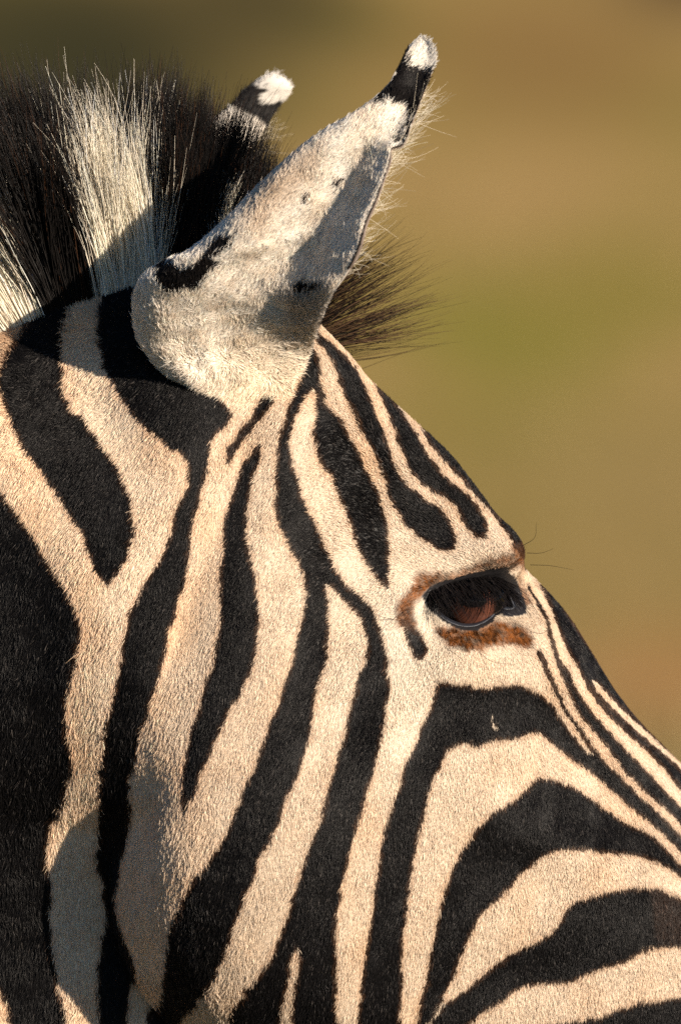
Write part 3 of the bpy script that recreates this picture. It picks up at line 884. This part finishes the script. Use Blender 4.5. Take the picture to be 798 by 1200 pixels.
def make_ear(xf, count, label, tone=1.0):
    """xf maps world points of the right ear to this ear"""
    V = xf(EVall)
    det = np.linalg.det(np.stack([xf(np.eye(3)[i:i + 1] * 1.0)[0] - xf(np.zeros((1, 3)))[0] for i in range(3)]))
    Qm = EQall if det > 0 else EQall[:, ::-1].copy()
    o = mesh_object('ear', V - ORIGIN, Qm, EAR_SKIN, root, True, np.vstack([ecol, icol]))
    if label: o['label'] = label
    # fur on the outside
    cc = EC.ravel()
    idx = np.arange(len(EVo))
    T_w = np.where(ES.ravel()[EQ].mean(1) < .02, 0, 1.0) * np.where(cc[EQ].mean(1) > .68, .35, 1)
    T = np.vstack([EQ[:, [0, 1, 2]], EQ[:, [0, 2, 3]]])
    A = .5 * np.linalg.norm(np.cross(EVo[T[:, 1]] - EVo[T[:, 0]], EVo[T[:, 2]] - EVo[T[:, 0]]), axis=1) * np.concatenate([T_w, T_w])
    cs = np.cumsum(A); t = np.searchsorted(cs, rng.uniform(0, cs[-1], count))
    a, b = rng.uniform(size=(2, count)); s_ = a + b > 1; a[s_] = 1 - a[s_]; b[s_] = 1 - b[s_]
    f = np.stack([1 - a - b, a, b], -1)
    mixv = lambda X: (X[T[t]] * (f[:, :, None] if X.ndim == 2 else f)).sum(1)
    P, N = mixv(EVo), unit(mixv(EN))
    u, v, s, c = mixv(EUV[..., 0].ravel()), mixv(EUV[..., 1].ravel()), mixv(ES.ravel()), mixv(EC.ravel())
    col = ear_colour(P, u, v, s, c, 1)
    D = np.tile(np.array([.62, 0, .78]), (count, 1))
    dn = np.clip((v - 395) / 60, 0, 1)[:, None] * np.clip(1.2 - np.abs(u - 255) / 120, 0, 1)[:, None]
    D = D * (1 - dn) + np.array([-.25, 0, -1]) * dn
    near_left = np.clip((.30 - np.abs(c - .5)) / .3, 0, 1)[:, None] * np.clip((.45 - s) / .3, 0, 1)[:, None]
    D = D + near_left * np.array([-.5, 0, .1])
    D = D + .22 * np.stack([noise(P, .012, i) for i in range(3)], -1) + rng.normal(0, .2, D.shape)
    ln = np.interp(s, [0, .3, .7, .9, 1], [.0040, .0036, .0031, .0028, .0042]) * np.exp(rng.normal(0, .25, count))
    ln = np.where(c < .05, ln * .45, ln)
    lift = np.clip(.25 * np.exp(rng.normal(0, .3, count)), .08, .8)
    pts = fur_strands(P - N * .0001, N, D, lift, ln)
    col = col * np.where(s < .80, tone, 1.0)[:, None] * np.exp(rng.normal(0, .13, count))[:, None] * np.where(rng.uniform(size=count) < .06, .55, 1)[:, None]
    rad = np.array([.00017, .00017, .00012, .00003])[None] * np.exp(rng.normal(0, .2, count))[:, None]
    shp = pts.shape
    hair_object('ear_fur', xf(pts.reshape(-1, 3)).reshape(shp), rad, col, HAIR, o)
    # long pale hairs that grow out of the opening along the rim
    nl = 300
    s = rng.uniform(.28, .80, nl)
    i = (s * (ni - 1)).astype(int)
    P = EVi.reshape(ni, nj, 3)[i, rng.integers(1, 14, nl)]
    dirn = np.stack([rng.normal(.85, .25, nl), rng.normal(.05, .25, nl), rng.normal(.30, .45, nl)], -1)
    ln = rng.uniform(.009, .024, nl)[:, None, None] * np.interp(s, [.28, .45, .75, .8], [.7, 1, .9, .6])[:, None, None]
    st = np.linspace(0, 1, 6)[None, :, None]
    curl = np.stack([rng.normal(-.1, .2, nl), rng.normal(0, .2, nl), rng.normal(.25, .3, nl)], -1)
    pts = P[:, None, :] + ln * (unit(dirn)[:, None, :] * st + curl[:, None, :] * st ** 2)
    rad = np.linspace(.00010, .00003, 6)[None] * np.ones((nl, 1))
    col = np.tile(np.array([.74, .66, .52]), (nl, 1)) * np.exp(rng.normal(0, .2, nl))[:, None]
    hair_object('ear_hair', xf(pts.reshape(-1, 3)).reshape(pts.shape), rad, col, MANE, o)
    return o

make_ear(lambda X: X.copy(), 120000, 'right ear, pale grey cream with black and white tip')
# the left ear is turned further back
_piv = mirror_w(unproject(270., 420., -.01))
LEFT_EAR_TURN, LEFT_EAR_LEAN, LEFT_EAR_SHIFT = 2, .5, np.array([.0, .0, -.004])
def left_ear(X):
    Y = mirror_w(X) - _piv
    a = math.radians(LEFT_EAR_TURN); ca, sa = math.cos(a), math.sin(a)
    b = math.radians(LEFT_EAR_LEAN); cb, sb = math.cos(b), math.sin(b)
    Y = np.stack([Y[:, 0] * ca - Y[:, 1] * sa, Y[:, 0] * sa + Y[:, 1] * ca, Y[:, 2]], -1)
    Y = np.stack([Y[:, 0] * cb + Y[:, 2] * sb, Y[:, 1], -Y[:, 0] * sb + Y[:, 2] * cb], -1)
    wide = np.clip((Y[:, 2] - .04) / .06, 0, 1) * .75           # this ear is turned so that its broad side shows
    Y[:, 0] += wide * (Y[:, 0] - Y[:, 2] * .16)
    return Y * .97 + _piv + LEFT_EAR_SHIFT
make_ear(left_ear, 30000, 'left ear, seen behind the mane with black and white tip', .95)

# ---- mane and forelock
def clumped(Rt, D, length, nclump, K, pull, wob, droop):
    """strands gathered into tufts: each strand's tip is drawn to its tuft's leading strand"""
    n = len(Rt)
    lead = rng.choice(n, nclump, replace=False)
    best = np.zeros(n, int); bd = np.full(n, 1e9)
    for l in lead:
        d = ((Rt - Rt[l]) ** 2).sum(1) * (1 + 0 * bd)
        s = d < bd; best[s] = l; bd[s] = d[s]
    st = np.linspace(0, 1, K)[None, :, None]
    curl = rng.normal(0, .07, (n, 3)) * np.array([1, 1, .3]); curl = .5 * curl + curl[best]
    def strand(R, D_, L_, c_): return R[:, None, :] + L_[:, None, None] * (D_[:, None, :] * st + (droop + c_)[:, None, :] * st ** 2)
    own = strand(Rt, D, length, curl)
    ld = strand(Rt[best], D[best], length, curl)
    k = pull[:, None, None] * st ** 1.3
    out = own * (1 - k) + ld * k
    ph = rng.uniform(0, 6.28, (n, 1, 3)); fr = rng.uniform(2, 5, (n, 1, 3))
    out = out + wob * length[:, None, None] * np.sin(st * fr + ph) * st
    return out

def crest_point(u_, w_):
    """point on the neck's upper edge below picture column u_, w_ metres off its midplane"""
    cl = np.array([(-80,400),(-20,358),(0,345),(60,326),(110,308),(170,296),(240,300),(300,330),(345,376)], float)
    v_ = np.interp(u_, cl[:, 0], cl[:, 1])
    p = np.asarray(u_, float) * 0
    for _ in range(12):                                # bent midplane
        y = OY + p * SA - bend(p) * CA
        p = ((u_ - UC) * SC * (1 + y / CAM_D) - bend(p) * SA) / CA
    q = -(v_ - VC) * SC * (1 + (OY + p * SA - bend(p) * CA) / CAM_D)
    q = q - .012 - np.abs(w_) ** 2 / .03
    return to_world(p, q, bend(p) + w_)

nm = 26000
mu = rng.uniform(-75, 338, nm); mw = rng.normal(.002, .0150, nm)
mw = np.clip(mw, -.03, .022)
R_ = crest_point(mu, mw)
ang = np.interp(mu, [-75, 0, 45, 75, 105, 135, 172, 230, 290, 340], [-.62, -.52, -.38, -.24, -.10, .02, .04, .16, .34, .55])
ang = ang + rng.normal(0, .075, nm)
D = np.stack([np.sin(ang), mw * -7 + rng.normal(0, .05, nm), np.cos(ang)], -1)
nearside = mw > -.004
edge_j = mu + rng.normal(0, 4.0, nm)
is_cream = ((edge_j < 40) | ((edge_j > 101) & (edge_j < 172)))
is_cream &= nearside | (rng.uniform(size=nm) < .05)
tuft = (edge_j > 224) & (edge_j < 246) & (mw > .006)
L_ = np.interp(mu, [-75, 0, 60, 110, 170, 230, 290, 340], [.136, .140, .136, .122, .116, .103, .076, .052]) * np.clip(rng.normal(.93, .09, nm), .5, 1.12)
L_ = np.where(is_cream, L_ * np.clip(rng.normal(.72, .13, nm), .35, .98), L_)
L_ = np.where(tuft, L_ * .6, L_) * (1 - .55 * np.clip((mw - .008) / .024, 0, 1) * rng.uniform(.3, 1, nm))
pts = clumped(R_, D, L_, 230, 9, np.where(rng.uniform(size=nm) < .25, rng.uniform(-.1, .2, nm), rng.uniform(.3, 1.0, nm)), .03, np.array([-.02, 0, -.02]))
ccol = np.array([.88, .79, .64]); bcol = np.array([.0090, .0075, .0070])
mc = np.where((is_cream | tuft)[:, None], ccol, bcol)
brn = (rng.uniform(size=nm) < .09) & ~is_cream & ~tuft
mc[brn] = (.045, .021, .011)
mc = mc * np.exp(rng.normal(0, .22, nm))[:, None]
rad = np.interp(np.linspace(0, 1, 9), [0, .5, 1], [.00019, .00017, .00004])[None] * np.exp(rng.normal(0, .25, nm))[:, None]
hair_object('mane', pts, rad, mc, MANE, root)

nf = 430
ft = rng.uniform(size=nf)
fu = np.interp(ft, [0, .5, 1], [352, 372, 384]) + rng.normal(0, 4, nf); fw = rng.normal(-.006, .009, nf)
fv = np.interp(ft, [0, .5, 1], [345, 368, 398]) + rng.normal(0, 3, nf)
pp, pq = at_w(fu, fv, 0.0)
R_ = to_world(pp, pq - .004 - fw ** 2 / .04, fw)
a_ = np.radians(np.interp(ft, [0, .3, .6, .85, 1], [-42, -33, -21, -12, -3]) + rng.normal(0, 4, nf))
L_ = np.clip(rng.normal(.054, .012, nf), .02, .075)
D = np.stack([np.cos(a_), rng.normal(-.05, .1, nf), -np.sin(a_)], -1)
pts = clumped(R_, D, L_, 26, 8, rng.uniform(.4, .98, nf), .03, np.array([.05, 0, .02]))
fc = np.tile(bcol * 1.3, (nf, 1)); br = rng.uniform(size=nf) < .6; fc[br] = (.075, .045, .026)
fc *= np.exp(rng.normal(0, .25, nf))[:, None]
rad = np.interp(np.linspace(0, 1, 8), [0, .5, 1], [.00016, .00013, .00003])[None] * np.ones((nf, 1))
hair_object('forelock', pts, rad, fc, MANE, root)

# ---- eyes
def eye_material():
    m, N, L, B = nodes_of("zebra_eye")
    tc = N.new("ShaderNodeTexCoord")
    sep = N.new("ShaderNodeSeparateXYZ"); L.new(tc.outputs['Object'], sep.inputs[0])
    def math_(op, a, b=None):
        n = N.new("ShaderNodeMath"); n.operation = op
        for i, x in enumerate((a, b)):
            if x is None: continue
            if isinstance(x, (int, float)): n.inputs[i].default_value = x
            else: L.new(x, n.inputs[i])
        return n.outputs[0]
    # the eye looks along its own -Y
    x2 = math_('MULTIPLY', sep.outputs[0], sep.outputs[0]); z2 = math_('MULTIPLY', sep.outputs[2], sep.outputs[2])
    r = math_('SQRT', math_('ADD', x2, z2))
    ns = N.new("ShaderNodeTexNoise"); ns.inputs['Scale'].default_value = 900; ns.inputs['Detail'].default_value = 3
    L.new(tc.outputs['Object'], ns.inputs['Vector'])
    rr = math_('ADD', r, math_('MULTIPLY', math_('SUBTRACT', ns.outputs[0], .5), .0016))
    ramp = N.new("ShaderNodeValToRGB")
    mr = math_('MULTIPLY', rr, 1 / .0215); L.new(mr, ramp.inputs[0])
    e = ramp.color_ramp.elements
    e[0].position, e[0].color = 0.0, (.042, .016, .011, 1)
    e[1].position, e[1].color = 1.0, (.012, .010, .010, 1)
    for ps, c in ((.30, (.062, .024, .017)), (.52, (.11, .042, .027)), (.60, (.03, .012, .008)), (.64, (.010, .007, .006))):
        k = e.new(ps); k.color = (*c, 1)
    # long dark pupil
    pup = math_('ADD', math_('MULTIPLY', x2, 1 / .0078 ** 2), math_('MULTIPLY', math_('MULTIPLY', math_('ADD', sep.outputs[2], -.0018), math_('ADD', sep.outputs[2], -.0018)), 1 / .0036 ** 2))
    pr = N.new("ShaderNodeMapRange"); pr.inputs['From Min'].default_value = 1.25; pr.inputs['From Max'].default_value = .8
    L.new(pup, pr.inputs['Value'])
    mx = N.new("ShaderNodeMix"); mx.data_type = 'RGBA'; L.new(pr.outputs[0], mx.inputs[0]); L.new(ramp.outputs[0], mx.inputs[6]); mx.inputs[7].default_value = (.004, .003, .004, 1)
    L.new(mx.outputs[2], B.inputs['Base Color'])
    B.inputs['Roughness'].default_value = .6; B.inputs['Specular IOR Level'].default_value = 0.0
    B.inputs['Coat Weight'].default_value = 1.0; B.inputs['Coat Roughness'].default_value = .02; B.inputs['Coat IOR'].default_value = 1.38
    return m
EYE_MAT = eye_material()
lidm, lN, lL, lB = nodes_of("wet_eyelid")
lB.inputs['Base Color'].default_value = (.020, .023, .032, 1); lB.inputs['Roughness'].default_value = .42; lB.inputs['Specular IOR Level'].default_value = .4
lnz = lN.new("ShaderNodeTexNoise"); lnz.inputs['Scale'].default_value = 700
lbp = lN.new("ShaderNodeBump"); lbp.inputs['Strength'].default_value = .25; lbp.inputs['Distance'].default_value = .0008
lL.new(lnz.outputs[0], lbp.inputs['Height']); lL.new(lbp.outputs[0], lB.inputs['Normal'])

def sphere(rad, nu=48, nv=24, bulge=0.0):
    th = np.linspace(0, 2 * np.pi, nu, endpoint=False); ph = np.linspace(0.0, np.pi, nv + 1)
    V = [(0, -rad, 0)]
    for p in ph[1:-1]:
        for t in th: V.append((rad * math.sin(p) * math.cos(t), -rad * math.cos(p), rad * math.sin(p) * math.sin(t)))
    V.append((0, rad, 0)); V = np.array(V)
    r = np.hypot(V[:, 0], V[:, 2])
    V[:, 1] -= np.where(V[:, 1] < 0, bulge * np.clip(1 - (r / (.62 * rad)) ** 2, 0, 1), 0)
    F = []
    n = len(V)
    for j in range(nu):
        k = (j + 1) % nu
        F.append([0, 1 + j, 1 + k, 1 + k])
        for i in range(nv - 2):
            a = 1 + i * nu
            F.append([a + j, a + nu + j, a + nu + k, a + k])
        F.append([1 + (nv - 2) * nu + j, n - 1, n - 1, 1 + (nv - 2) * nu + k])
    return V, F

def poly_mesh(name, V, F, mat, parent):
    me = bpy.data.meshes.new(name)
    F2 = [list(dict.fromkeys(f)) for f in F]
    me.from_pydata([tuple(v) for v in V], [], F2); me.update()
    me.polygons.foreach_set('use_smooth', np.ones(len(me.polygons), bool))
    me.materials.append(mat)
    o = bpy.data.objects.new(name, me); COL.objects.link(o); o.parent = parent
    return o

lid_c = catmull(np.vstack([APERTURE, APERTURE[:1]]), 132)[:-1]
lid_dep = np.interp(np.linspace(0, len(APERTURE), 131, endpoint=False), np.arange(len(APERTURE) + 1), np.append(lid_d, lid_d[0]))
lid_dep = np.convolve(np.concatenate([lid_dep[-6:], lid_dep, lid_dep[:6]]), np.ones(13) / 13, 'valid')
ctr = lid_c.mean(0)
lt = np.roll(lid_c, -1, 0) - np.roll(lid_c, 1, 0); lt = unit(lt)
ln_ = np.stack([lt[:, 1], -lt[:, 0]], -1)                     # outward?
if ((ln_ * (lid_c - ctr)).sum(1) < 0).mean() > .5: ln_ = -ln_
def eyelid_points():
    rows = []
    lower = np.clip((lid_c[:, 1] - 708) / 20, 0, 1)
    for off, dd in ((3.6, .0026), (1.8, .0010), (.8, .0003), (-.2, .0002), (-1.2, .0009), (-2.4, .003), (-3.6, .008)):
        uvp = lid_c + ln_ * off
        rows.append(unproject(uvp[:, 0], uvp[:, 1], 0.0) * 1)
        dep = lid_dep + dd
        k = 1 + dep / CAM_D
        r = rows[-1]; r[:, 0] *= k; r[:, 2] = ZC + (r[:, 2] - ZC) * k; r[:, 1] = dep
    return np.array(rows)
LID = eyelid_points()
nr, nc = LID.shape[:2]
def build_eye(xf, mirrored):
    c = xf(EYE_C[None])[0]
    V, F = sphere(EYE_R, bulge=.0016)
    e = poly_mesh('eye', V, F, EYE_MAT, root)
    e.location = c - ORIGIN
    # the eye looks out to the side, a little forward and down
    look = np.array([.10, -1, -.08])
    if mirrored:
        look = look - 2 * (look @ r_ax) * r_ax
    e.rotation_euler = Vector(-look).to_track_quat('Y', 'Z').to_euler()
    LV = xf(LID.reshape(-1, 3)) - ORIGIN
    LF = []
    for i in range(nr - 1):
        for j in range(nc):
            k = (j + 1) % nc
            LF.append([i * nc + j, i * nc + k, (i + 1) * nc + k, (i + 1) * nc + j][::-1 if mirrored else 1])
    poly_mesh('eyelid', LV, LF, lidm, root)
    # lashes from the upper lid
    n = 620
    up = np.where((lid_c[:, 1] < 699) & (lid_c[:, 0] > 502) & (lid_c[:, 0] < 592))[0]
    sel = rng.choice(up, n)
    j = rng.integers(1, 4, n)
    P = LID[j, sel] + rng.normal(0, .0006, (n, 3))
    tpos = (lid_c[sel, 0] - 499) / 100
    d0 = np.stack([.30 + .45 * (tpos - .2) + rng.normal(0, .12, n), -.95 + rng.normal(0, .12, n), -.25 + rng.normal(0, .15, n)], -1)
    curl = np.stack([.25 + rng.normal(0, .12, n), .05 + 0 * tpos, -.55 + rng.normal(0, .15, n)], -1)
    ln = rng.uniform(.010, .021, n)[:, None, None]
    st = np.linspace(0, 1, 6)[None, :, None]
    pts = P[:, None] + ln * (unit(d0)[:, None] * st * .8 + curl[:, None] * st ** 1.4)
    rad = np.linspace(.00022, .00005, 6)[None] * np.ones((n, 1))
    col = np.tile([.013, .011, .011], (n, 1)) * np.exp(rng.normal(0, .3, n))[:, None]
    hair_object('eyelashes', xf(pts.reshape(-1, 3)).reshape(pts.shape), rad, col, MANE, root)
build_eye(lambda X: X.copy(), False)
build_eye(mirror_w, True)

# ---- feelers: single long hairs round the eye
FEEL = [((611,640),(626,630),(628,612)),((617,648),(634,648),(648,643)),((621,662),(645,663),(672,668)),((470,727),(452,724),(440,720)),
        ((620,740),(636,742),(646,730)),((556,760),(576,775),(604,779)),((618,700),(632,722),(640,735)),
        ((478,712),(468,722),(462,734)),((512,752),(540,772),(556,790))]
fp = []
for tri in FEEL:
    c = catmull(tri, 7)
    d = ray_depth((pa, qa, wa, F), [tri[0][0] - 4], [tri[0][1]])[0]
    if d > .1: d = .03
    off = np.linspace(.002, -.010, 7)
    X = unproject(c[:, 0], c[:, 1], 0.0); k = 1 + (d + off) / CAM_D
    X[:, 0] *= k; X[:, 2] = ZC + (X[:, 2] - ZC) * k; X[:, 1] = d + off
    fp.append(X)
fp = np.array(fp)
hair_object('whiskers', fp, np.linspace(.00016, .00005, 7)[None] * np.ones((len(fp), 1)), np.tile([.02, .016, .014], (len(fp), 1)), MANE, root)

# ---- hooves and tail (behind the picture's left edge)
hoofm, hN, hL, hB = nodes_of("hoof_horn")
hB.inputs['Base Color'].default_value = (.03, .026, .022, 1); hB.inputs['Roughness'].default_value = .5
hn = hN.new("ShaderNodeTexNoise"); hn.inputs['Scale'].default_value = 40
hb = hN.new("ShaderNodeBump"); hb.inputs['Strength'].default_value = .3; hL.new(hn.outputs[0], hb.inputs['Height']); hL.new(hb.outputs[0], hB.inputs['Normal'])
for pf in (-.62, -1.66):
    for sg in (-1, 1):
        rings = []
        for hz, rr, sh in ((0.0, .056, .012), (.012, .056, .012), (.045, .047, .002), (.065, .043, -.004)):
            t = np.linspace(0, 2 * np.pi, 20, endpoint=False)
            P = to_world(pf + sh + rr * 1.12 * np.cos(t), np.full(20, -ZC + hz), bend(pf) + sg * .11 + rr * np.sin(t))
            rings.append(P - ORIGIN)
        V = np.vstack(rings); Fq = [[i * 20 + j, i * 20 + (j + 1) % 20, (i + 1) * 20 + (j + 1) % 20, (i + 1) * 20 + j] for i in range(3) for j in range(20)]
        Fq += [list(range(20))[::-1], list(range(60, 80))]
        poly_mesh('hoof', V, Fq, hoofm, root)
nt = 500
t0 = to_world(np.full(nt, -1.93), np.full(nt, -.22) + rng.normal(0, .01, nt), bend(np.full(nt, -1.93)) + rng.normal(0, .01, nt))
st = np.linspace(0, 1, 8)[None, :, None]
dr = unit(np.stack([-.45 + rng.normal(0, .06, nt), -.2 + rng.normal(0, .06, nt), -.5 + 0 * t0[:, 0]], -1))
pts = t0[:, None] + .75 * (dr[:, None] * st * .55 + np.array([.05, 0, -.55]) * st ** 1.6)
hair_object('tail', pts, np.full((nt, 8), .0015), np.tile([.03, .026, .024], (nt, 1)), MANE, root)
